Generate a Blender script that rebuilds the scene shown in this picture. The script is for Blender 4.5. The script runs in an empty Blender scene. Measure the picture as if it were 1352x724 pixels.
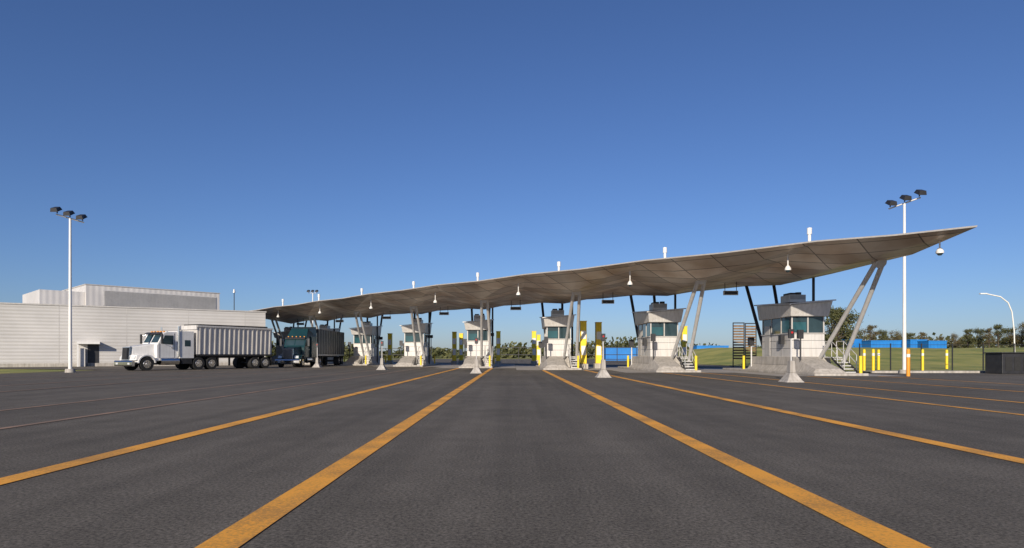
import bpy, bmesh, math, random
from mathutils import Vector, Matrix
random.seed(7)
S = bpy.context.scene
COL = S.collection

# ------------------------------------------------------------------ materials
def new_mat(name):
    m = bpy.data.materials.new(name); m.use_nodes = True
    nt = m.node_tree
    return m, nt, nt.nodes['Principled BSDF']
def mat(name, c, rough=0.6, metal=0.0, var=0.12, scale=3.0, bump=0.0, bscale=30.0, streak=0.0):
    m, nt, b = new_mat(name)
    N, L = nt.nodes, nt.links
    b.inputs['Roughness'].default_value = rough
    b.inputs['Metallic'].default_value = metal
    tc = N.new('ShaderNodeTexCoord')
    nz = N.new('ShaderNodeTexNoise'); nz.inputs['Scale'].default_value = scale; nz.inputs['Detail'].default_value = 6
    L.new(tc.outputs['Object'], nz.inputs['Vector'])
    r = N.new('ShaderNodeValToRGB')
    r.color_ramp.elements[0].position = 0.3; r.color_ramp.elements[1].position = 0.7
    lo = [x*(1-var) for x in c]; hi = [min(1, x*(1+var)) for x in c]
    r.color_ramp.elements[0].color = (*lo, 1); r.color_ramp.elements[1].color = (*hi, 1)
    L.new(nz.outputs['Fac'], r.inputs['Fac'])
    out = r.outputs['Color']
    if streak > 0:   # vertical rain / dirt streaks
        mp = N.new('ShaderNodeMapping'); mp.inputs['Scale'].default_value = (5, 5, .35)
        L.new(tc.outputs['Object'], mp.inputs['Vector'])
        ns = N.new('ShaderNodeTexNoise'); ns.inputs['Scale'].default_value = 1.5; ns.inputs['Detail'].default_value = 6
        L.new(mp.outputs['Vector'], ns.inputs['Vector'])
        rs = N.new('ShaderNodeValToRGB'); rs.color_ramp.elements[0].position=.35; rs.color_ramp.elements[1].position=.6
        rs.color_ramp.elements[0].color = (1-streak, 1-streak*1.05, 1-streak*1.15, 1); rs.color_ramp.elements[1].color = (1,1,1,1)
        L.new(ns.outputs['Fac'], rs.inputs['Fac'])
        mx = N.new('ShaderNodeMix'); mx.data_type='RGBA'; mx.blend_type='MULTIPLY'; mx.inputs[0].default_value=1
        L.new(out, mx.inputs[6]); L.new(rs.outputs['Color'], mx.inputs[7]); out = mx.outputs[2]
    L.new(out, b.inputs['Base Color'])
    if bump > 0:
        n2 = N.new('ShaderNodeTexNoise'); n2.inputs['Scale'].default_value = bscale; n2.inputs['Detail'].default_value = 4
        L.new(tc.outputs['Object'], n2.inputs['Vector'])
        bp = N.new('ShaderNodeBump'); bp.inputs['Strength'].default_value = bump; bp.inputs['Distance'].default_value = 0.02
        L.new(n2.outputs['Fac'], bp.inputs['Height']); L.new(bp.outputs['Normal'], b.inputs['Normal'])
    return m

def asphalt_mat():
    m, nt, b = new_mat('asphalt'); N, L = nt.nodes, nt.links
    tc = N.new('ShaderNodeTexCoord')
    def noise(s, d, sc=(1,1,1), r=0.6):
        mp = N.new('ShaderNodeMapping'); mp.inputs['Scale'].default_value = sc
        L.new(tc.outputs['Object'], mp.inputs['Vector'])
        n = N.new('ShaderNodeTexNoise'); n.inputs['Scale'].default_value = s; n.inputs['Detail'].default_value = d; n.inputs['Roughness'].default_value = r
        L.new(mp.outputs['Vector'], n.inputs['Vector']); return n
    big = noise(0.16, 5); mid = noise(1.4, 5); fine = noise(34, 4, r=0.85); streak = noise(0.9, 4, (1.3, 0.03, 1))
    def mr(node, a, c_, lo=0.3, hi=0.7):
        x = N.new('ShaderNodeMapRange'); x.inputs['From Min'].default_value = lo; x.inputs['From Max'].default_value = hi
        x.inputs['To Min'].default_value = a; x.inputs['To Max'].default_value = c_
        L.new(node.outputs['Fac'], x.inputs['Value']); return x
    a1 = mr(big, .82, 1.18); a2 = mr(mid, .88, 1.12); a3 = mr(fine, .1, 2.0); a4 = mr(streak, .76, 1.18)
    def mul(p, q):
        x = N.new('ShaderNodeMath'); x.operation = 'MULTIPLY'; L.new(p.outputs[0], x.inputs[0]); L.new(q.outputs[0], x.inputs[1]); return x
    f = mul(mul(a1, a2), mul(a3, a4))
    vm = N.new('ShaderNodeVectorMath'); vm.operation = 'SCALE'; vm.inputs[0].default_value = (0.131, 0.116, 0.094)
    L.new(f.outputs[0], vm.inputs['Scale']); L.new(vm.outputs[0], b.inputs['Base Color'])
    b.inputs['Roughness'].default_value = 0.9; b.inputs['Specular IOR Level'].default_value = .2
    bp = N.new('ShaderNodeBump'); bp.inputs['Strength'].default_value = 0.5; bp.inputs['Distance'].default_value = 0.008
    L.new(fine.outputs['Fac'], bp.inputs['Height']); L.new(bp.outputs['Normal'], b.inputs['Normal'])
    return m

def paint_line_mat(name, c, wear):
    m, nt, b = new_mat(name); N, L = nt.nodes, nt.links
    tc = N.new('ShaderNodeTexCoord')
    n = N.new('ShaderNodeTexNoise'); n.inputs['Scale'].default_value = 38; n.inputs['Detail'].default_value = 5; n.inputs['Roughness'].default_value = .75
    n2 = N.new('ShaderNodeTexNoise'); n2.inputs['Scale'].default_value = 1.1; n2.inputs['Detail'].default_value = 4
    L.new(tc.outputs['Object'], n.inputs['Vector']); L.new(tc.outputs['Object'], n2.inputs['Vector'])
    ad = N.new('ShaderNodeMath'); ad.operation = 'ADD'; L.new(n.outputs['Fac'], ad.inputs[0]); L.new(n2.outputs['Fac'], ad.inputs[1])
    r = N.new('ShaderNodeValToRGB'); r.color_ramp.elements[0].position = wear/2 + .33; r.color_ramp.elements[1].position = wear/2 + .46
    hf = N.new('ShaderNodeMath'); hf.operation = 'MULTIPLY'; hf.inputs[1].default_value = .5; L.new(ad.outputs[0], hf.inputs[0])
    L.new(hf.outputs[0], r.inputs['Fac'])
    r.color_ramp.elements[0].color = (c[0]*.5+.04, c[1]*.5+.04, c[2]*.5+.03, 1); r.color_ramp.elements[1].color = (*c, 1)
    L.new(r.outputs['Color'], b.inputs['Base Color']); b.inputs['Roughness'].default_value = .8
    bp = N.new('ShaderNodeBump'); bp.inputs['Strength'].default_value = .4; bp.inputs['Distance'].default_value = .006
    L.new(n.outputs['Fac'], bp.inputs['Height']); L.new(bp.outputs['Normal'], b.inputs['Normal'])
    return m

def canopy_mat(name, base, metal, rough):
    m, nt, b = new_mat(name); N, L = nt.nodes, nt.links
    tc = N.new('ShaderNodeTexCoord')
    mp = N.new('ShaderNodeMapping'); mp.inputs['Rotation'].default_value = (0, 0, math.radians(45))
    L.new(tc.outputs['Object'], mp.inputs['Vector'])
    br = N.new('ShaderNodeTexBrick'); br.inputs['Scale'].default_value = 1.0; br.offset = 0
    br.inputs['Brick Width'].default_value = 2.62; br.inputs['Row Height'].default_value = 1.3; br.inputs['Mortar Size'].default_value = .04
    br.inputs['Color1'].default_value = (*[x*.76 for x in base], 1); br.inputs['Color2'].default_value = (*[min(1, x*1.18) for x in base], 1)
    br.inputs['Mortar'].default_value = (*[x*.25 for x in base], 1); br.inputs['Mortar Smooth'].default_value = .2
    L.new(mp.outputs['Vector'], br.inputs['Vector'])
    nz = N.new('ShaderNodeTexNoise'); nz.inputs['Scale'].default_value = .45; nz.inputs['Detail'].default_value = 6
    L.new(tc.outputs['Object'], nz.inputs['Vector'])
    r = N.new('ShaderNodeValToRGB'); r.color_ramp.elements[0].color = (.72, .62, .53, 1); r.color_ramp.elements[1].color = (1, 1, 1, 1)  # brownish patches: warm reflected sunlight put into the panel colour
    r.color_ramp.elements[0].position = .35; r.color_ramp.elements[1].position = .62
    L.new(nz.outputs['Fac'], r.inputs['Fac'])
    mx = N.new('ShaderNodeMix'); mx.data_type = 'RGBA'; mx.blend_type = 'MULTIPLY'; mx.inputs[0].default_value = 1
    L.new(br.outputs['Color'], mx.inputs[6]); L.new(r.outputs['Color'], mx.inputs[7]); L.new(mx.outputs[2], b.inputs['Base Color'])
    b.inputs['Metallic'].default_value = metal; b.inputs['Roughness'].default_value = rough
    return m

def corrugated_mat(name, c, horizontal=True, period=.3):
    m, nt, b = new_mat(name); N, L = nt.nodes, nt.links
    tc = N.new('ShaderNodeTexCoord')
    w = N.new('ShaderNodeTexWave'); w.bands_direction = 'Z' if horizontal else 'X'
    w.inputs['Scale'].default_value = 0.314/period; w.inputs['Distortion'].default_value = 0
    L.new(tc.outputs['Object'], w.inputs['Vector'])
    nz = N.new('ShaderNodeTexNoise'); nz.inputs['Scale'].default_value = .25; nz.inputs['Detail'].default_value = 4
    L.new(tc.outputs['Object'], nz.inputs['Vector'])
    r = N.new('ShaderNodeValToRGB'); r.color_ramp.elements[0].position = .3; r.color_ramp.elements[1].position = .7
    r.color_ramp.elements[0].color = (*[x*.84 for x in c], 1); r.color_ramp.elements[1].color = (*[x*1.08 for x in c], 1)
    L.new(nz.outputs['Fac'], r.inputs['Fac']); L.new(r.outputs['Color'], b.inputs['Base Color'])
    bp = N.new('ShaderNodeBump'); bp.inputs['Strength'].default_value = .5; bp.inputs['Distance'].default_value = .035
    L.new(w.outputs['Fac'], bp.inputs['Height']); L.new(bp.outputs['Normal'], b.inputs['Normal'])
    b.inputs['Roughness'].default_value = .5; b.inputs['Metallic'].default_value = .1
    return m

def leaf_mat(name, c1, c2):
    m, nt, b = new_mat(name); N, L = nt.nodes, nt.links
    g = N.new('ShaderNodeNewGeometry')
    r = N.new('ShaderNodeValToRGB'); r.color_ramp.elements[0].color = (*c1, 1); r.color_ramp.elements[1].color = (*c2, 1)
    L.new(g.outputs['Random Per Island'], r.inputs['Fac']); L.new(r.outputs['Color'], b.inputs['Base Color'])
    b.inputs['Roughness'].default_value = .7
    return m

def grass_mat():
    m, nt, b = new_mat('grass'); N, L = nt.nodes, nt.links
    tc = N.new('ShaderNodeTexCoord')
    n = N.new('ShaderNodeTexNoise'); n.inputs['Scale'].default_value = .15; n.inputs['Detail'].default_value = 10; n.inputs['Roughness'].default_value = .7
    L.new(tc.outputs['Object'], n.inputs['Vector'])
    r = N.new('ShaderNodeValToRGB')
    r.color_ramp.elements[0].color = (.17, .21, .04, 1); r.color_ramp.elements[1].color = (.40, .36, .09, 1)
    r.color_ramp.elements[0].position = .38; r.color_ramp.elements[1].position = .62
    L.new(n.outputs['Fac'], r.inputs['Fac']); L.new(r.outputs['Color'], b.inputs['Base Color'])
    b.inputs['Roughness'].default_value = .9
    n2 = N.new('ShaderNodeTexNoise'); n2.inputs['Scale'].default_value = 12; n2.inputs['Detail'].default_value = 4
    L.new(tc.outputs['Object'], n2.inputs['Vector'])
    bp = N.new('ShaderNodeBump'); bp.inputs['Strength'].default_value = .6; bp.inputs['Distance'].default_value = .06
    L.new(n2.outputs['Fac'], bp.inputs['Height']); L.new(bp.outputs['Normal'], b.inputs['Normal'])
    return m

M = dict(
 asphalt=asphalt_mat(),
 orange=paint_line_mat('orange_line_paint', (.94, .42, .045), .18),
 faint=paint_line_mat('worn_line_paint', (.42, .26, .17), .3),
 concrete=mat('concrete', (.46, .43, .39), .85, 0, .15, 1.5, .4, 25, .25),
 conc_pave=mat('concrete_pavement', (.34, .315, .285), .85, 0, .15, .6, .3, 20),
 panel=mat('grey_metal_panel', (.54, .52, .49), .45, .15, .08, .8, 0, 30, .12),
 panel_l=mat('light_metal_panel', (.66, .64, .61), .45, .1, .06, .8, 0, 30, .15),
 under=canopy_mat('canopy_soffit_panels', (.70, .62, .54), .4, .42),
 rooftop=canopy_mat('canopy_roof_panels', (.45, .45, .45), .6, .4),
 steel=mat('galvanised_steel', (.62, .61, .59), .42, .3, .1, 3),
 white=mat('white_paint', (.80, .79, .76), .4, 0, .06, 2, 0, 30, .08),
 dark=mat('dark_metal', (.04, .04, .043), .45, .3, .2, 3),
 black=mat('black_rubber', (.02, .02, .02), .8, 0, .2, 8),
 glass=mat('window_glass', (.03, .055, .065), .06, 0, .3, .7),
 teal=mat('tinted_glass', (.03, .10, .12), .08, 0, .3, .7),
 chrome=mat('chrome', (.75, .75, .75), .15, 1, .06, 3),
 yellow=mat('yellow_paint', (.95, .68, .03), .5, 0, .05, 3, 0, 30, .1),
 orangep=mat('orange_plastic', (.80, .32, .03), .5, 0, .08, 3),
 green=mat('dark_green_paint', (.012, .045, .05), .25, 0, .15, 1),
 blue=mat('blue_paint', (.015, .20, .58), .5, 0, .12, .5, 0, 30, .1),
 wall=corrugated_mat('corrugated_grey_cladding', (.56, .545, .52), True, .35),
 pent=corrugated_mat('penthouse_cladding', (.62, .60, .575), False, .5),
 grass=grass_mat(),
 bark=mat('bark', (.09, .07, .05), .9, 0, .25, 6, .5, 15),
 leaf=leaf_mat('foliage', (.035, .045, .014), (.12, .12, .04)),
 leaf2=leaf_mat('foliage_autumn', (.06, .05, .02), (.17, .13, .05)),
 rust=mat('rusty_brown_metal', (.22, .13, .06), .7, .2, .3, 4),
 red=mat('red_lens', (.5, .02, .02), .3),
 amber=mat('amber_lens', (.9, .35, .03), .3),
 lampglass=mat('lamp_glass', (.6, .62, .62), .15, 0, .05, 2),
)

# ------------------------------------------------------------------ mesh builder
class B:
    def __init__(s): s.v=[]; s.f=[]; s.m=[]; s.mats=[]; s.sm=[]
    def mi(s, k):
        if k not in s.mats: s.mats.append(k)
        return s.mats.index(k)
    def add(s, vs, fs, k, smooth=False):
        o=len(s.v); s.v += [tuple(p) for p in vs]
        for f in fs:
            s.f.append([i+o for i in f]); s.m.append(s.mi(k)); s.sm.append(smooth)
    def hexa(s, p, k):
        s.add(p, [(0,3,2,1),(4,5,6,7),(0,1,5,4),(1,2,6,5),(2,3,7,6),(3,0,4,7)], k)
    def box(s, x0,x1,y0,y1,z0,z1,k):
        s.hexa([(x0,y0,z0),(x1,y0,z0),(x1,y1,z0),(x0,y1,z0),(x0,y0,z1),(x1,y0,z1),(x1,y1,z1),(x0,y1,z1)], k)
    def frus(s, b, t, z0, z1, k):
        s.hexa([(b[0],b[2],z0),(b[1],b[2],z0),(b[1],b[3],z0),(b[0],b[3],z0),(t[0],t[2],z1),(t[1],t[2],z1),(t[1],t[3],z1),(t[0],t[3],z1)], k)
    def prism(s, pts, x0, x1, k):
        n=len(pts)
        s.add([(x0,a,b) for a,b in pts]+[(x1,a,b) for a,b in pts],
              [tuple(range(n)), tuple(range(2*n-1,n-1,-1))]+[(i,i+n,(i+1)%n+n,(i+1)%n) for i in range(n)], k)
    def tube(s, p0, p1, r0, r1=None, k='steel', n=12):
        r1 = r0 if r1 is None else r1
        p0=Vector(p0); p1=Vector(p1); d=(p1-p0).normalized()
        a=d.orthogonal().normalized(); c=d.cross(a)
        vs=[]
        for p,r in ((p0,r0),(p1,r1)):
            for i in range(n):
                t=2*math.pi*i/n; vs.append(p+a*math.cos(t)*r+c*math.sin(t)*r)
        s.add(vs,[(i,(i+1)%n,(i+1)%n+n,i+n) for i in range(n)],k,True)
        s.add(vs,[tuple(range(n-1,-1,-1)),tuple(range(n,2*n))],k,False)
    def path(s, pts, r, k='steel', n=8):
        for a,b in zip(pts[:-1],pts[1:]): s.tube(a,b,r,r,k,n)
    def mesh(s, name):
        me=bpy.data.meshes.new(name); me.from_pydata(s.v,[],s.f)
        for k in s.mats: me.materials.append(M[k])
        for p,i,q in zip(me.polygons,s.m,s.sm): p.material_index=i; p.use_smooth=q
        bm=bmesh.new(); bm.from_mesh(me); bmesh.ops.recalc_face_normals(bm,faces=bm.faces); bm.to_mesh(me); bm.free()
        return me
    def obj(s, name, parent=None, bevel=0, loc=(0,0,0)):
        return place(s.mesh(name), name, parent, bevel, loc)
def place(me, name, parent=None, bevel=0, loc=(0,0,0)):
    o=bpy.data.objects.new(name, me); COL.objects.link(o); o.location=loc
    if parent: o.parent=parent
    if bevel:
        md=o.modifiers.new('bevel','BEVEL'); md.width=bevel; md.segments=2; md.limit_method='ANGLE'; md.angle_limit=math.radians(50)
    return o
def empty(name, loc=(0,0,0), rz=0):
    e=bpy.data.objects.new(name,None); COL.objects.link(e); e.location=loc; e.rotation_euler=(0,0,rz); e.empty_display_size=.5
    return e

# ------------------------------------------------------------------ ground
b=B(); b.add([(-2500,-200,-.03),(2500,-200,-.03),(2500,3500,-.03),(-2500,3500,-.03)],[(0,1,2,3)],'grass'); b.obj('ground')
b=B(); b.add([(-33,-60,0),(-33,41,0),(-200,41,0),(-200,-60,0)],[(0,3,2,1)],'asphalt')
b.add([(-33,-60,0),(200,-60,0),(200,43,0),(24,43,0),(24,200,0),(-31,200,0),(-31,78,0),(-55,60,0),(-33,52,0),(-33,41,0)],[tuple(range(10))],'asphalt')
b.obj('asphalt_plaza')
b=B()
for i in range(-1,9):
    X=18.85-7.4*i; Y=43.4+7.4*i
    if X+3.7>24: continue
    b.add([(X-3.69,Y-7,.004),(X+3.69,Y-7,.004),(X+3.69,Y+16,.004),(X-3.69,Y+16,.004)],[(0,1,2,3)],'conc_pave')
b.obj('concrete_pavement')

NB=8
pos=[(18.85-7.4*i,43.4+7.4*i) for i in range(NB)]
known={0:(16.6,20.6),1:(10.2,12.8),2:(2.46,5.75),3:(-4.83,-1.83),4:(-11.0,-8.3),5:(-19.8,-16.6)}
for i,(X,Y) in enumerate(pos):
    xs=known.get(i,(X-1.6,X+1.6))
    for x in xs:
        w=.135 if i in(2,3) else .08
        bb=B(); y=-8.0; ye=Y-7.2
        bb.add([(x-w,y,.008),(x+w,y,.008),(x+w,ye,.008),(x-w,ye,.008)],[(0,1,2,3)],'orange' if i<4 else 'faint')
        bb.obj('lane_line')

# ------------------------------------------------------------------ booths
P={}
q=B(); q.box(-1.55,1.55,-6.6,9.5,0,.15,'concrete'); P['kerb_island']=(q.mesh('kerb_island'),.03)
q=B()
q.frus((-1.45,1.45,-3.2,4.4),(-1.2,1.2,-3.0,4.2),.15,.55,'concrete')
q.frus((-1.2,1.2,-3.0,4.2),(-1.15,1.15,-2.95,4.15),.55,1.1,'concrete')
q.hexa([(-1.45,-6.2,.15),(.55,-6.2,.15),(.55,-3.205,.15),(-1.45,-3.205,.15),(-1.15,-5.9,.4),(.3,-5.9,.4),(.3,-3.01,1.1),(-1.15,-3.01,1.1)],'concrete')
P['plinth']=(q.mesh('plinth'),.03)
q=B()
q.box(-1.05,1.05,-2.4,2.4,1.1,2.62,'panel_l')
for x in (-1.05,.97):
    for y in (-2.4,-.8,.8,2.32): q.box(x,x+.08,y,y+.08,2.62,3.66,'panel')
q.box(-.04,.04,-2.4,-2.32,2.62,3.66,'panel')
for z in (1.62,2.12):
    q.box(-1.056,1.056,-2.406,2.406,z,z+.02,'dark')
for y in (-.82,.78): q.box(-1.057,1.057,y,y+.02,1.1,2.56,'dark')
q.box(-1.12,1.12,-2.47,2.47,2.56,2.62,'panel')
P['walls']=(q.mesh('walls'),0)
q=B(); q.box(-1.01,1.01,-2.36,2.36,2.62,3.66,'glass')
q.box(-1.02,-1.005,-1.9,-.9,2.7,3.5,'teal')
q.box(-.95,-.1,-2.37,-2.355,2.7,3.3,'teal')
P['windows']=(q.mesh('windows'),0)
q=B()
q.hexa([(-1.2,-2.65,3.66),(1.2,-2.65,3.66),(1.2,2.65,3.66),(-1.2,2.65,3.66),(-1.32,-2.95,4.35),(1.32,-2.95,4.6),(1.32,2.75,4.9),(-1.32,2.75,4.7)],'panel_l')
P['fascia']=(q.mesh('fascia'),.03)
q=B()
q.hexa([(-1.45,-3.1,4.36),(1.45,-3.1,4.61),(1.45,2.9,4.92),(-1.45,2.9,4.72),(-1.45,-3.1,4.44),(1.45,-3.1,4.69),(1.45,2.9,5.0),(-1.45,2.9,4.8)],'panel_l')
P['roof']=(q.mesh('roof'),0)
q=B(); q.box(-.5,.6,-.8,.6,4.7,5.2,'steel'); q.box(-.4,.0,-.7,.4,5.2,5.34,'dark'); q.tube((.35,-.2,5.2),(.35,-.2,5.4),.2,.2,'dark')
for z in (4.9,4.97,5.04,5.11): q.box(-.45,.55,-.815,-.79,z,z+.03,'dark')
P['ac_unit']=(q.mesh('ac_unit'),.02)
q=B()
q.box(1.05,1.075,-.1,.85,1.15,3.2,'panel'); q.box(1.075,1.085,.1,.65,2.2,3.0,'glass')
q.box(-1.075,-1.05,1.0,1.9,1.15,3.2,'panel')
P['door']=(q.mesh('door'),0)
q=B()
for k in range(5): q.box(.75,1.5,-5.4+.3*k,-5.1+.3*k,.15+.19*k,.19+.19*k+.02,'steel')
q.box(.75,1.5,-3.9,-3.0,1.02,1.08,'steel')
for x in (.76,1.49):
    q.hexa([(x-.02,-5.45,.15),(x+.02,-5.45,.15),(x+.02,-3.9,.95),(x-.02,-3.9,.95),(x-.02,-5.45,.3),(x+.02,-5.45,.3),(x+.02,-3.9,1.1),(x-.02,-3.9,1.1)],'dark')
    for h in (.5,1.0):
        q.path([(x,-5.4,.2+h),(x,-3.9,1.05+h),(x,-3.05,1.05+h)],.022,'steel',6)
    for y,z in ((-5.4,.2),(-4.6,.65),(-3.9,1.05),(-3.05,1.05)): q.tube((x,y,z),(x,y,z+1.0),.022,.022,'steel',6)
P['stairs']=(q.mesh('stairs'),0)
q=B()
q.tube((-1.15,-3.9,.3),(-1.15,-3.9,2.6),.05,.05,'dark',8); q.box(-1.32,-1.0,-4.0,-3.75,2.2,2.75,'dark')
q.box(-1.4,-1.15,-1.6,-1.2,1.9,2.5,'dark')
q.tube((-1.3,3.8,.15),(-1.3,3.8,2.2),.06,.06,'steel',8); q.box(-1.5,-1.15,3.6,4.0,1.9,2.5,'dark')
q.path([(1.25,2.6,.15),(1.25,2.6,3.4)],.05,'steel',8); q.box(1.1,1.45,2.45,2.8,3.2,3.55,'dark')
P['lane_devices']=(q.mesh('lane_devices'),0)
q=B()
for x,y in ((1.3,-6.2),(-1.35,5.2),(1.35,5.2)):
    q.tube((x,y,.15),(x,y,1.15),.09,.09,'yellow',12)
P['bollards']=(q.mesh('bollards'),0)
for i,(X,Y) in enumerate(pos):
    e=empty('inspection_booth',(X,Y,0))
    for nme,(me,bv) in P.items(): place(me,nme,e,bv)

# ------------------------------------------------------------------ canopy
def lerp_tab(tab,x):
    if x<=tab[0][0]: return tab[0][1]
    for (a,za),(c,zc) in zip(tab[:-1],tab[1:]):
        if x<=c: return za+(zc-za)*(x-a)/(c-a)
    return tab[-1][1]
frontz=[(-35.3,6.85),(-8.7,7.17),(3.4,7.13),(14.1,7.05),(20.55,6.86)]
cols=[]
XR=20.55; XL=-35.3
cols.append((XR, 6.86, 6.36, 6.42, 6.7))
for i in range(NB):
    X=18.85-7.4*i
    xb=X+.6
    if i>0: cols.append((xb, lerp_tab(frontz,xb)-.04, 6.05, 5.78, 6.6))
    else: cols.append((xb-1.2, lerp_tab(frontz,xb), 6.12, 5.95, 6.6))
    xm=X-3.1
    if xm>XL+1: cols.append((xm, lerp_tab(frontz,xm)+.05, 6.66, 6.22, 6.5))
cols.append((XL,6.85,6.4,6.3,6.6))
CF,CO,CK,CB=49.0,53.6,62.0,69.0
can=empty('canopy')
b=B(); vs=[]
for (X,f,o,k,bk) in cols:
    vs += [(X,CF-X,f),(X,CO-X,o),(X,CK-X,k),(X,CB-X,bk)]
fs=[]
for j in range(len(cols)-1):
    a=4*j; c=4*(j+1)
    for r in range(3):
        if (j+r)%2==0: fs += [(a+r,c+r,c+r+1),(a+r,c+r+1,a+r+1)]
        else: fs += [(a+r,c+r,a+r+1),(a+r+1,c+r,c+r+1)]
b.add(vs,fs,'under'); b.obj('soffit',can)
b=B(); vt=[]
for (X,f,o,k,bk) in cols:
    vt += [(X-.0,CF-X-.03,f+.07),(X,CO-X,f+.12),(X,CK-X,f+.10),(X,CB-X+.03,f+.02)]
nC=len(cols)
b.add(vt,fs,'rooftop')
allv=vs+vt; o=len(vs); es=[]
for j in range(nC-1):
    a=4*j;c=a+4
    es.append((a,c,c+o,a+o)); es.append((a+3,c+3,c+3+o,a+3+o))
for a in (0,4*(nC-1)):
    for r in range(3): es.append((a+r,a+r+1,a+r+1+o,a+r+o))
b.add(allv,es,'panel'); b.obj('roof_shell',can)
b=B()
for i,(X,Y) in enumerate(pos):
    zt=6.14 if i else 6.2
    b.tube((X+.4,Y-3.15,1.0),(X+.68,Y-8.9,zt),.12,.13,'steel',14)
    b.tube((X+1.4,Y-3.6,.15),(X+1.15,Y-8.7,zt),.12,.13,'steel',14)
    b.tube((X+.9,Y-8.95,zt-.1),(X+.9,Y-8.6,zt+.15),.3,.34,'steel',12)
    b.tube((X-.7,Y+2.6,1.1),(X-1.1,Y+5.4,6.5),.12,.12,'dark',12)  # rear strut pair: shade under the canopy painted in by the dark material
    b.tube((X+.7,Y+2.6,1.1),(X+.9,Y+5.2,6.55),.12,.12,'dark',12)
    b.tube((X+1.38,Y-.2,.15),(X+1.38,Y-.2,6.6),.09,.09,'dark',12)
b.obj('struts',can)
b=B()
for i,(X,Y) in enumerate(pos):
    y=Y-2.6
    b.tube((X,y,6.6),(X,y,8.95),.10,.10,'white',12); b.tube((X,y,8.85),(X,y,9.25),.15,.15,'white',12); b.tube((X,y,7.15),(X,y,7.35),.22,.16,'steel',12)
b.obj('vent_pipes',can)
def dome(x,y,zt,zb):
    e=empty('security_camera',(x,y,0)); q=B()
    q.tube((0,0,zt),(0,0,zb+.35),.035,.035,'white',10); q.tube((0,0,zb+.35),(0,0,zb+.2),.08,.17,'white',14); q.tube((0,0,zb+.2),(0,0,zb+.1),.17,.17,'white',14)
    q.obj('housing',e); q=B(); q.tube((0,0,zb+.1),(0,0,zb),.15,.07,'glass',14); q.obj('lens_dome',e)
dome(20.4,30.7,6.85,5.95)
for j in range(7):
    x=15.3-7.4*j; dome(x,51-x,6.85,5.8)
for i in range(NB-1):
    X,Y=pos[i]; e=empty('lane_sign',(X-3.7,Y+1.2,0)); q=B()
    q.box(-.5,.5,-.08,.08,5.35,5.65,'steel'); q.box(-.45,.45,-.1,-.08,5.39,5.61,'dark'); q.obj('sign_box',e,.0)
    q=B(); q.tube((-.4,0,5.65),(-.4,0,6.45),.025,.025,'dark',8); q.tube((.4,0,5.65),(.4,0,6.45),.025,.025,'dark',8); q.obj('hangers',e)

# ------------------------------------------------------------------ barrier posts
for (x,y) in ((12.4,28.6),(4.9,34.6),(-2.35,42.5),(-10.6,52.5),(-18.9,62.5)):
    e=empty('barrier_post',(x,y,0)); q=B()
    q.frus((-.4,.4,-.5,.5),(-.32,.32,-.42,.42),0,.09,'concrete')
    q.frus((-.32,.32,-.42,.42),(-.13,.13,-.2,.2),.09,.42,'concrete'); q.frus((-.13,.13,-.2,.2),(-.1,.1,-.16,.16),.42,.95,'concrete'); q.obj('concrete_base',e,.02)
    q=B(); q.tube((0,0,.95),(0,0,2.1),.035,.035,'steel',8); q.obj('post',e)
    q=B(); q.box(-.11,.11,-.09,.09,1.95,2.35,'dark'); q.tube((0,-.09,2.2),(0,-.11,2.2),.05,.05,'red',10); q.obj('signal_head',e,.015)

# ------------------------------------------------------------------ detector pillars
for (px,Y) in ((600,82),(609,88),(658,80),(705,80),(711,94),(770,56),(790,58),(903,66),(515,88)):
    X=(px-676)/850*Y; H=4.1
    e=empty('detector_pillar',(X,Y,0)); q=B()
    q.box(-.38,.38,-.5,.5,0,.45,'concrete'); q.obj('base',e,.02)
    q=B(); q.box(-.26,.26,-.35,.35,.45,H,'yellow'); q.obj('housing',e,.03)
    q=B(); q.box(-.2,.2,-.362,-.35,1.2,2.0,'white'); q.box(-.2,.2,-.362,-.35,2.6,3.3,'white'); q.box(-.29,.29,-.38,.38,H,H+.06,'yellow'); q.obj('panels',e)

# ------------------------------------------------------------------ flood light poles
def flood(x,y,H,ad,arm=1.1,s=1.0,tilt=0.0):
    e=empty('floodlight_pole',(x,y,0)); q=B()
    q.tube((0,0,0),(0,0,.25),.32,.3,'concrete',16); q.tube((0,0,.25),(0,0,H),.12,.075,'white',16); q.obj('pole',e)
    d=Vector((ad[0],ad[1],0)).normalized()+Vector((0,0,tilt)); q=B()
    q.tube(-d*arm+Vector((0,0,H)),d*arm+Vector((0,0,H)),.05,.05,'steel',10)
    q.obj('crossarm',e)
    for t in (-1,0,1):
        c=d*arm*t*.9+Vector((0,0,H+.1)); q=B()
        q.tube(c,c+Vector((0,-.1,.18)),.04,.04,'dark',8)
        a=Matrix.Rotation(math.radians(28),4,'X')
        pts=[(-.3,-.5,0),(.3,-.5,0),(.3,.2,0),(-.3,.2,0),(-.24,-.4,.3),(.24,-.4,.3),(.2,.15,.26),(-.2,.15,.26)]
        q.hexa([a@(Vector(p)*s)+c+Vector((0,0,.2)) for p in pts],'dark')
        pts=[(-.27,-.46,-.012),(.27,-.46,-.012),(.27,.15,-.012),(-.27,.15,-.012),(-.27,-.46,-.002),(.27,-.46,-.002),(.27,.15,-.002),(-.27,.15,-.002)]
        q.hexa([a@(Vector(p)*s)+c+Vector((0,0,.2)) for p in pts],'lampglass')
        q.obj('floodlight',e)
flood(-30.4,44.3,10.6,(.85,.5),.8,.82,-.25)
flood(25.6,42.0,11.1,(.85,-.5),.9,.85,.3)
flood((413-676)/850*112,112,12.0,(1,0),.8,.8)
e=empty('street_lamp',(58.6,75,0)); q=B()
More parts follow.
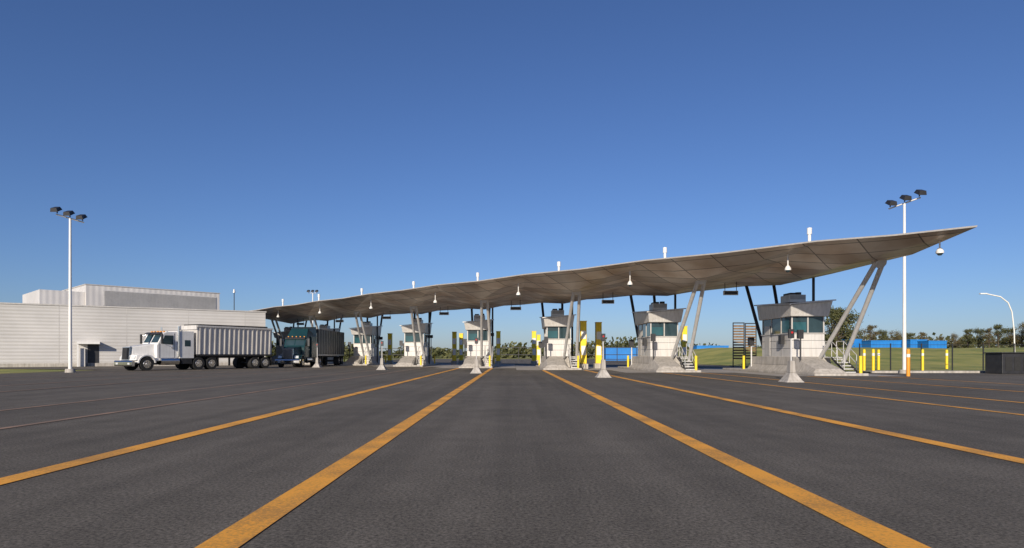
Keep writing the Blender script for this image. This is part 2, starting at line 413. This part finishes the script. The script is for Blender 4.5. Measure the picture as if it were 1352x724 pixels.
pts=[(0,0,0),(-.1,0,4),(-.35,0,6.2),(-.8,0,7.3),(-1.7,0,8.0),(-3.4,0,8.35)]
q.path(pts,.07,'white',10); q.obj('pole',e); q=B(); q.box(-4.1,-3.3,-.15,.15,8.28,8.42,'white'); q.obj('lamp_head',e,.03)

# ------------------------------------------------------------------ trucks
def wheel(q,x,y,w,r=.51):
    s=1 if x>0 else -1
    x0=x-w/2; x1=x+w/2
    q.tube((x0,y,r),(x1,y,r),r,r,'black',28)
    xo = x1 if s>0 else x0
    q.tube((xo,y,r),(xo+s*.012,y,r),r*.6,r*.58,'chrome',20)
    q.tube((xo+s*.012,y,r),(xo+s*.06,y,r),r*.24,r*.2,'chrome',14)
    for k in range(8):
        t=k*math.pi/4; cy=y+math.cos(t)*r*.42; cz=r+math.sin(t)*r*.42
        q.tube((xo+s*.01,cy,cz),(xo+s*.016,cy,cz),.04,.04,'black',6)
def truck(x,y,rz,paint,kind):
    e=empty('semi_truck',(x,y,0),rz)
    q=B(); q.box(-.42,-.3,-7.1,-.3,.72,.95,'dark'); q.box(.3,.42,-7.1,-.3,.72,.95,'dark')
    for yy in (-.9,-2.5,-4,-5.5,-6.9): q.box(-.3,.3,yy,yy+.2,.74,.93,'dark')
    q.tube((-1,-1.15,.51),(1,-1.15,.51),.08,.08,'dark'); q.tube((-1,-5.4,.51),(1,-5.4,.51),.1,.1,'dark'); q.tube((-1,-6.6,.51),(1,-6.6,.51),.1,.1,'dark')
    q.obj('chassis',e)
    q=B(); wheel(q,-1.0,-1.15,.3); wheel(q,1.0,-1.15,.3)
    for yy in (-5.4,-6.6):
        wheel(q,-.93,yy,.58); wheel(q,.93,yy,.58)
    q.obj('wheels',e)
    q=B(); q.prism([(.0,.36),(.06,.45),(.06,.68),(0,.78),(-.18,.78),(-.18,.36)],-1.18,1.18,'chrome')
    q.box(-.9,-.65,.05,.075,.48,.62,'lampglass'); q.box(.65,.9,.05,.075,.48,.62,'lampglass'); q.obj('bumper',e,.02)
    q=B(); q.hexa([(-.52,-.14,.8),(.52,-.14,.8),(.52,-.3,.8),(-.52,-.3,.8),(-.47,-.2,1.82),(.47,-.2,1.82),(.47,-.36,1.82),(-.47,-.36,1.82)],'chrome')
    for k in range(9):
        xx=-.4+.1*k; q.hexa([(xx-.032,-.125,.86),(xx+.032,-.125,.86),(xx+.032,-.15,.86),(xx-.032,-.15,.86),(xx-.03,-.18,1.76),(xx+.03,-.18,1.76),(xx+.03,-.2,1.76),(xx-.03,-.2,1.76)],'dark')
    q.obj('grille',e)
    q=B(); q.hexa([(-.56,-.28,.85),(.56,-.28,.85),(.86,-2.05,.85),(-.86,-2.05,.85),(-.44,-.38,1.84),(.44,-.38,1.84),(.74,-2.05,2.08),(-.74,-2.05,2.08)],paint)
    q.obj('hood',e,.07)
    q=B()
    for s in (-1,1):
        pr=[(-1.15-.72*math.cos(math.pi*k/10.0), .58+.66*math.sin(math.pi*k/10.0)) for k in range(11)]
        inner=[(-1.15+.58*math.cos(math.pi*k/10.0), .58+.54*math.sin(math.pi*k/10.0)) for k in range(11)]
        q.prism(pr+inner,.62*s,1.16*s,paint)
        q.hexa([(s*.5,-.2,.8),(s*1.1,-.3,.8),(s*1.14,-.6,.8),(s*.5,-.6,.8),(s*.5,-.3,1.22),(s*1.0,-.42,1.2),(s*1.08,-.8,1.2),(s*.5,-.8,1.3)],paint)
    q.obj('fenders',e,.03)
    q=B()
    for s in (-1,1):
        q.hexa([(s*.62,-.19,.9),(s*1.0,-.26,.9),(s*1.0,-.35,.9),(s*.62,-.3,.9),(s*.62,-.24,1.12),(s*.98,-.33,1.12),(s*.98,-.42,1.12),(s*.62,-.35,1.12)],'lampglass')
    q.obj('headlights',e)
    q=B()
    q.prism([(-1.95,.75),(-1.95,1.95),(-2.05,2.12),(-2.5,2.92),(-2.75,3.02),(-3.75,3.08),(-3.75,.75)],-1.05,1.05,paint); q.obj('cab',e,.05)
    q=B()
    n=Vector((0,.8,.45)).normalized()
    for s in (-1,1):
        p=[Vector((s*.05,-2.09,2.17)),Vector((s*.95,-2.09,2.17)),Vector((s*.9,-2.45,2.82)),Vector((s*.05,-2.45,2.82))]
        q.hexa([a-n*.03 for a in p]+[a+n*.012 for a in p],'glass')
        g=[(-2.28,2.1),(-2.62,2.75),(-3.3,2.75),(-3.3,2.02)]
        q.prism(g,s*1.03,s*1.066,'glass')
        q.box(min(s*1.05,s*1.06),max(s*1.05,s*1.06),-3.42,-3.39,.95,2.9,'dark'); q.box(min(s*1.05,s*1.06),max(s*1.05,s*1.06),-2.2,-2.17,.95,2.1,'dark')
        q.box(min(s*1.05,s*1.1),max(s*1.05,s*1.1),-3.3,-3.1,1.75,1.8,'chrome')
    q.obj('cab_windows',e)
    q=B()
    q.prism([(-2.42,2.93),(-2.2,2.86),(-2.2,2.9),(-2.42,3.0)],-1.0,1.0,'dark')
    for k in range(5): q.box(-.8+.4*k-.05,-.8+.4*k+.05,-2.75,-2.62,3.02,3.1,'amber')
    q.obj('sun_visor',e)
    q=B()
    if kind=='dump':
        q.box(-1.15,1.15,-5.0,-3.78,.95,3.12,paint)
        for s in (-1,1): q.box(min(s*1.15,s*1.162),max(s*1.15,s*1.162),-4.7,-4.2,1.9,2.4,'glass')
    else:
        q.prism([(-3.78,.9),(-3.78,3.1),(-5.4,3.1),(-5.4,.9)],-1.2,1.2,paint)
        q.hexa([(-1.0,-2.75,3.03),(1.0,-2.75,3.03),(1.2,-5.4,3.1),(-1.2,-5.4,3.1),(-.85,-3.7,3.9),(.85,-3.7,3.9),(1.15,-5.4,4.15),(-1.15,-5.4,4.15)],paint)
        for s in (-1,1): q.box(min(s*1.2,s*1.212),max(s*1.2,s*1.212),-4.6,-4.1,2.1,2.6,'glass')
    q.obj('sleeper',e,.06)
    q=B()
    for s in (-1,1):
        q.tube((s*1.13,-3.7 if kind=='dump' else -5.5,1.1),(s*1.13,-3.7 if kind=='dump' else -5.5,3.5),.085,.085,'chrome',12)
        q.tube((s*.98,-2.2,.72),(s*.98,-3.7,.72),.3,.3,'chrome',20)
        q.box(min(s*.8,s*1.2),max(s*.8,s*1.2),-2.9,-2.6,.42,.48,'dark')
        q.box(min(s*.75,s*1.2),max(s*.75,s*1.2),-4.8,-3.9,.5,.95,'dark')
        q.path([(s*1.05,-2.3,2.2),(s*1.38,-2.15,2.2)],.02,'chrome',6); q.path([(s*1.05,-2.4,2.75),(s*1.38,-2.15,2.75)],.02,'chrome',6)
        q.box(min(s*1.3,s*1.48),max(s*1.3,s*1.48),-2.2,-2.12,2.1,2.85,'dark')
        q.box(min(s*.7,s*1.2),max(s*.7,s*1.2),-7.25,-7.22,.25,.95,'black')
    q.obj('stacks_tanks_mirrors',e)
    q=B()
    if kind=='dump':
        y0,y1=-5.25,-12.7
        q.hexa([(-1.15,y0,1.25),(1.15,y0,1.25),(1.15,y1,1.25),(-1.15,y1,1.25),(-1.25,y0,3.5),(1.25,y0,3.5),(1.25,y1,3.55),(-1.25,y1,3.55)],'panel_l')
        for k in range(16):
            yy=y0-.2-k*.465
            for s in (-1,1):
                q.hexa([(s*1.14,yy,1.25),(s*1.21,yy,1.25),(s*1.21,yy-.1,1.25),(s*1.14,yy-.1,1.25),(s*1.24,yy,3.5),(s*1.31,yy,3.5),(s*1.31,yy-.1,3.5),(s*1.24,yy-.1,3.5)],'panel')
        for s in (-1,1):
            q.box(min(s*1.2,s*1.34),max(s*1.2,s*1.34),y1-.02,y0+.02,3.5,3.64,'panel_l'); q.box(min(s*1.1,s*1.23),max(s*1.1,s*1.23),y1,y0,1.12,1.27,'dark')
        q.box(-1.3,1.3,y0+.01,y0+.12,3.3,3.64,'panel_l')
        q.box(-.45,.45,y1+.2,y0-.2,.95,1.25,'dark'); q.prism([(y0-.3,3.6),(y0-.3,3.75),(y1+.3,3.78),(y1+.3,3.6)],-1.0,1.0,'black')
        wy=(-10.9,-12.0)
    else:
        y0,y1=-5.75,-16.4
        q.box(-1.25,1.25,y1,y0,1.2,3.95,'dark')
        for k in range(11):
            for s in (-1,1): q.box(min(s*1.25,s*1.27),max(s*1.25,s*1.27),y0-.5-k*.95,y0-.42-k*.95,1.25,3.9,'panel')
        for s in (-1,1): q.box(min(s*1.25,s*1.29),max(s*1.25,s*1.29),y1,y0,1.12,1.26,'steel')
        q.box(-.45,.45,y1+.2,y0-.2,.95,1.2,'dark')
        wy=(-14.2,-15.4)
    q.obj('trailer_body',e)
    q=B()
    for yy in wy:
        wheel(q,-.93,yy,.58); wheel(q,.93,yy,.58); q.tube((-1,yy,.51),(1,yy,.51),.1,.1,'dark')
    q.box(-1.2,-.7,wy[-1]-.68,wy[-1]-.65,.25,1.1,'black'); q.box(.7,1.2,wy[-1]-.68,wy[-1]-.65,.25,1.1,'black')
    ly=-8.6
    for s in (-1,1): q.box(min(s*.75,s*.87),max(s*.75,s*.87),ly,ly+.12,.3,1.2,'dark')
    q.obj('trailer_wheels',e)
def heading(dx,dy): return math.atan2(dy,dx)-math.pi/2
truck(-29.4,48.7,heading(-6.6,-11.6),'white','dump')
truck(-21.75,62.3,heading(0,-1),'green','box')

# ------------------------------------------------------------------ warehouse
wh=empty('warehouse_building')
A=Vector((-74,49.6)); Cc=Vector((-29.6,77.3)); d=(Cc-A).normalized(); nrm=Vector((-d.y,d.x))
def slab(o_,dd,nn,s0,s1,t0,t1,z0,z1,k,q):
    def P2(s,t): v=o_+dd*s+nn*t; return (v.x,v.y)
    a=P2(s0,t0);b_=P2(s1,t0);c=P2(s1,t1);e_=P2(s0,t1)
    q.hexa([(*a,z0),(*b_,z0),(*c,z0),(*e_,z0),(*a,z1),(*b_,z1),(*c,z1),(*e_,z1)],k)
def wq(*a): slab(A,d,nrm,*a)
LW=(Cc-A).length
q=B(); wq(0,LW,0,45,.35,6.3,'wall',q); q.obj('walls',wh)
q=B(); wq(-.1,LW+.1,-.06,45,-.02,.35,'concrete',q); wq(-.1,LW+.1,-.08,45,6.3,6.44,'panel',q); q.obj('base_and_coping',wh)
q=B(); wq(33.6,35.6,-1.3,.0,2.35,2.6,'white',q); wq(34.5,35.5,-.03,.02,.36,2.34,'dark',q); wq(33.6,33.75,-1.2,-1.05,0,2.35,'white',q); wq(33.75,34.3,-.8,-.1,0,1.9,'panel_l',q); q.obj('entrance',wh)
q=B(); s_=2.0
while s_<LW-1: wq(s_,s_+.05,-.012,-.002,.36,6.29,'panel',q); s_+=6.0
q.obj('cladding_joints',wh)
pa=Vector((-59.3,89.6)); pb=Vector((-46.7,102.8)); pd=(pb-pa).normalized(); pn=Vector((-pd.y,pd.x))
def pq(*a): slab(pa,pd,pn,*a)
PL=(pb-pa).length
q=B()
pq(0,PL,0,14,6,11.0,'pent',q); pq(-.1,PL+.1,-.08,14.1,11.0,11.12,'panel',q); pq(-5.2,-.02,.5,12,6,10.0,'pent',q)
q.obj('roof_penthouse',wh)
q=B()
for k in range(14): pq(2.2,PL-.6,-.12,-.02,8.3+k*.15,8.37+k*.15,'panel',q)
pq(2.1,PL-.5,-.03,-.01,8.25,10.4,'steel',q); q.obj('louvres',wh)
q=B(); q.tube((-41,95,6),(-41,95,10.5),.06,.06,'dark'); q.tube((-41,95,10.4),(-41,95,10.9),.2,.1,'steel'); q.obj('roof_mast',wh)

# ------------------------------------------------------------------ right side
b=B(); b.box(24.05,200,43.0,43.2,-.02,.14,'concrete'); b.obj('kerb',None,.02)
b=B(); b.add([(24.1,43.2,.10),(200,43.2,.10),(200,45.6,.10),(24.1,45.6,.10)],[(0,1,2,3)],'conc_pave'); b.obj('footpath')
b=B(); nx,ny=46,24; vs=[]
for j in range(ny+1):
    for i in range(nx+1):
        x=24.3+i*5.0; y=45.7+j*6.0
        t=min(1,max(0,(y-50)/62)); t=t*t*(3-2*t); tx=min(1,max(0,(x-24.3)/8))
        vs.append((x,y,.0+2.4*t*tx+.12*math.sin(x*.21+y*.13)*t))
fs=[(j*(nx+1)+i,j*(nx+1)+i+1,(j+1)*(nx+1)+i+1,(j+1)*(nx+1)+i) for j in range(ny) for i in range(nx)]
b.add(vs,fs,'grass',True); b.obj('grass_berm')
e=empty('metal_fence'); q=B()
x=27.0
while x<52:
    q.box(x-.035,x+.035,49.965,50.035,0,2.1,'dark'); x+=2.4
q.box(27,51.1,49.98,50.02,1.98,2.01,'dark'); q.obj('posts_and_rails',e)
for (u0,u1,Y,z0,h,mk) in ((1122,1138,118,2.0,2.0,'blue'),(1150,1190,112,2.0,1.6,'blue'),(1202,1224,118,2.0,1.9,'blue'),(1226,1250,110,2.1,1.4,'blue'),(920,962,125,0,2.9,'blue'),(800,842,140,0,2.6,'blue')):
    X0=(u0-676)/850*Y; X1=(u1-676)/850*Y
    e=empty('blue_container',(0,0,0)); q=B(); q.box(X0,X1,Y,Y+3,z0,z0+h,mk); q.box(X0-.05,X1+.05,Y-.05,Y+3.05,z0+h,z0+h+.15,'blue')
    q.obj('body',e)
    q=B(); x=X0+.3
    while x<X1-.1: q.box(x,x+.08,Y-.04,Y,z0,z0+h,'blue'); x+=.6
    q.obj('ribs',e)
e=empty('equipment_cabinet',(32.4,41.3,0)); q=B(); q.box(-1.4,1.6,-.6,.9,0,1.3,'dark'); q.box(-1.5,1.7,-.7,1.0,1.3,1.38,'dark'); q.obj('body',e,.03)
q=B()
for k in range(5): q.box(-1.2+.56*k,-.8+.56*k,-.62,-.6,.2,1.1,'black')
q.obj('doors',e)
def bollard(x,y,h,k,nme='bollard'):
    e=empty(nme,(x,y,0)); q=B(); q.tube((0,0,0),(0,0,h),.10,.10,k,14); q.tube((0,0,h),(0,0,h+.05),.10,.05,k,14); q.obj('post',e)
    q=B(); q.tube((0,0,h*.72),(0,0,h*.84),.105,.105,'white',14); q.obj('reflective_band',e)
bollard(22.4,36.4,1.5,'orangep','traffic_delineator')
for (px,Y) in ((1141,50),(1153,48),(1160,52),(1218,50),(1250,54)):
    bollard((px-676)/850*Y,Y,1.6,'yellow')
for px,Y in ((975,62),(991,63)):
    X=(px-676)/850*Y; e=empty('louvred_gate',(X,Y,0)); q=B()
    for x in (-.55,.5): q.box(x,x+.07,-.05,.05,0,4.3,'dark')
    q.box(-.55,.57,-.04,.04,4.24,4.34,'dark'); q.obj('frame',e)
    q=B()
    for k in range(13): q.box(-.48,.5,-.03,.03,.8+k*.26,.95+k*.26,'rust')
    q.obj('slats',e)
for (xa,xb,Y) in ((22,-2,98),(-14,-30,112)):
    e=empty('metal_fence'); q=B(); x0,x1=min(xa,xb),max(xa,xb); x=x0
    while x<=x1: q.box(x-.05,x+.05,Y-.05,Y+.05,0,2.4,'dark'); x+=3
    for z in (.5,1.2,2.3): q.box(x0,x1,Y-.03,Y+.03,z,z+.1,'dark')
    q.obj('posts_and_rails',e)

# ------------------------------------------------------------------ trees
def leaf(vs,fs,c,s):
    a=Vector((random.gauss(0,1),random.gauss(0,1),random.gauss(0,1))).normalized(); bb=a.orthogonal().normalized(); cc=a.cross(bb)
    o=len(vs); k=s*random.uniform(.6,1.3)
    vs += [c+bb*k,c+cc*k*.6,c-bb*k,c-cc*k*.6]; fs.append((o,o+1,o+2,o+3))
def tree_mesh(H,R,nl,seed,k):
    random.seed(seed); q=B(); q.tube((0,0,-.3),(0,0,H*.45),H*.03,H*.018,'bark',8)
    vs=[];fs=[]
    nclump=30
    for c in range(nclump):
        t=random.random(); ang=random.uniform(0,6.28); zz=H*(.22+.74*t); rr=R*math.sqrt(max(.05,1-((t-.35)/.75)**2))*random.uniform(.25,1)
        p=Vector((math.cos(ang)*rr,math.sin(ang)*rr,zz))
        q.tube((0,0,H*random.uniform(.2,.45)),p,H*.009,H*.003,'bark',5)
        cr=R*random.uniform(.22,.42)
        for l in range(nl//nclump):
            dv=Vector((random.gauss(0,.5),random.gauss(0,.5),random.gauss(0,.42)))*cr
            leaf(vs,fs,p+dv,H*.018)
    q.add(vs,fs,k); return q.mesh('tree_mesh')
tms=[tree_mesh(9,3.2,4200,1,'leaf'),tree_mesh(10,2.6,3600,2,'leaf'),tree_mesh(7,3.2,3600,3,'leaf2'),tree_mesh(8,2.2,2400,4,'leaf2')]
random.seed(11)
tl=[(1104,120,1,1.0,0),(1112,124,0,1.05,0),(1096,130,2,1.0,0),(1136,160,2,.75,1),(1150,160,3,.8,1),(1163,165,0,.6,1),(1180,160,2,.7,1),(1200,170,0,.55,1),(1218,165,3,.6,1),
    (1240,170,2,.55,1),(1262,160,2,.6,1),(1278,150,1,.5,1),(1292,145,0,.55,1),(1306,140,3,.6,1),(1318,150,1,.6,1),(1334,140,0,.55,1),(1349,135,2,.8,1),(1366,130,1,.6,1),(1385,135,0,.8,1)]
for (px,Y,k,s,onb) in tl:
    o=place(tms[k],'tree'); X=(px-676)/850*Y; o.location=(X,Y,2.2 if onb else .0); o.scale=(s*random.uniform(.9,1.2),s,s); o.rotation_euler=(0,0,random.uniform(0,6))
vs=[];fs=[]; q=B()
for i in range(1700):
    X=random.uniform(-260,420); Y=random.uniform(235,270); h=random.uniform(2.0,5.2)+1.8*math.sin(X*.05)+1.2*math.sin(X*.17+1)
    if h<1.5: h=1.5
    if X>90: h+=2.2
    for l in range(18):
        leaf(vs,fs,Vector((X+random.gauss(0,2.2),Y,max(.3,h*random.uniform(.1,1.05)))),random.uniform(.6,1.1))
q.add(vs,fs,'leaf'); q.obj('distant_trees')

# ------------------------------------------------------------------ light
EL=math.radians(21); R=math.radians(197)
W=bpy.data.worlds.new("World"); S.world=W; W.use_nodes=True
nt=W.node_tree; bg=nt.nodes['Background']; sky=nt.nodes.new('ShaderNodeTexSky'); sky.sky_type='NISHITA'; sky.sun_disc=False
sky.sun_elevation=EL; sky.sun_rotation=R; sky.altitude=300; sky.air_density=1.0; sky.dust_density=.5; sky.ozone_density=5.0
tint=nt.nodes.new('ShaderNodeMix'); tint.data_type='RGBA'; tint.blend_type='MULTIPLY'; tint.inputs[0].default_value=1
tint.inputs[7].default_value=(.86,.90,1.12,1)
nt.links.new(sky.outputs[0],tint.inputs[6]); nt.links.new(tint.outputs[2],bg.inputs['Color']); bg.inputs['Strength'].default_value=.086
sd=Vector((math.sin(R)*math.cos(EL),math.cos(R)*math.cos(EL),math.sin(EL)))
l=bpy.data.lights.new('sun','SUN'); l.energy=5.0; l.angle=math.radians(.5); l.color=(1,.89,.75)
o=bpy.data.objects.new('sun',l); COL.objects.link(o); o.rotation_euler=sd.to_track_quat('Z','Y').to_euler(); o.location=(0,-20,30)

# ------------------------------------------------------------------ camera
c=bpy.data.cameras.new('camera'); co=bpy.data.objects.new('camera',c); COL.objects.link(co); S.camera=co
co.location=(0,0,1.2); co.rotation_euler=(math.radians(90),0,0); c.sensor_width=36; c.lens=850/1352*36
c.shift_x=0; c.shift_y=107/1352
c.clip_end=6000; c.clip_start=.05
S.view_settings.view_transform='Standard'; S.view_settings.look='None'; S.view_settings.exposure=0
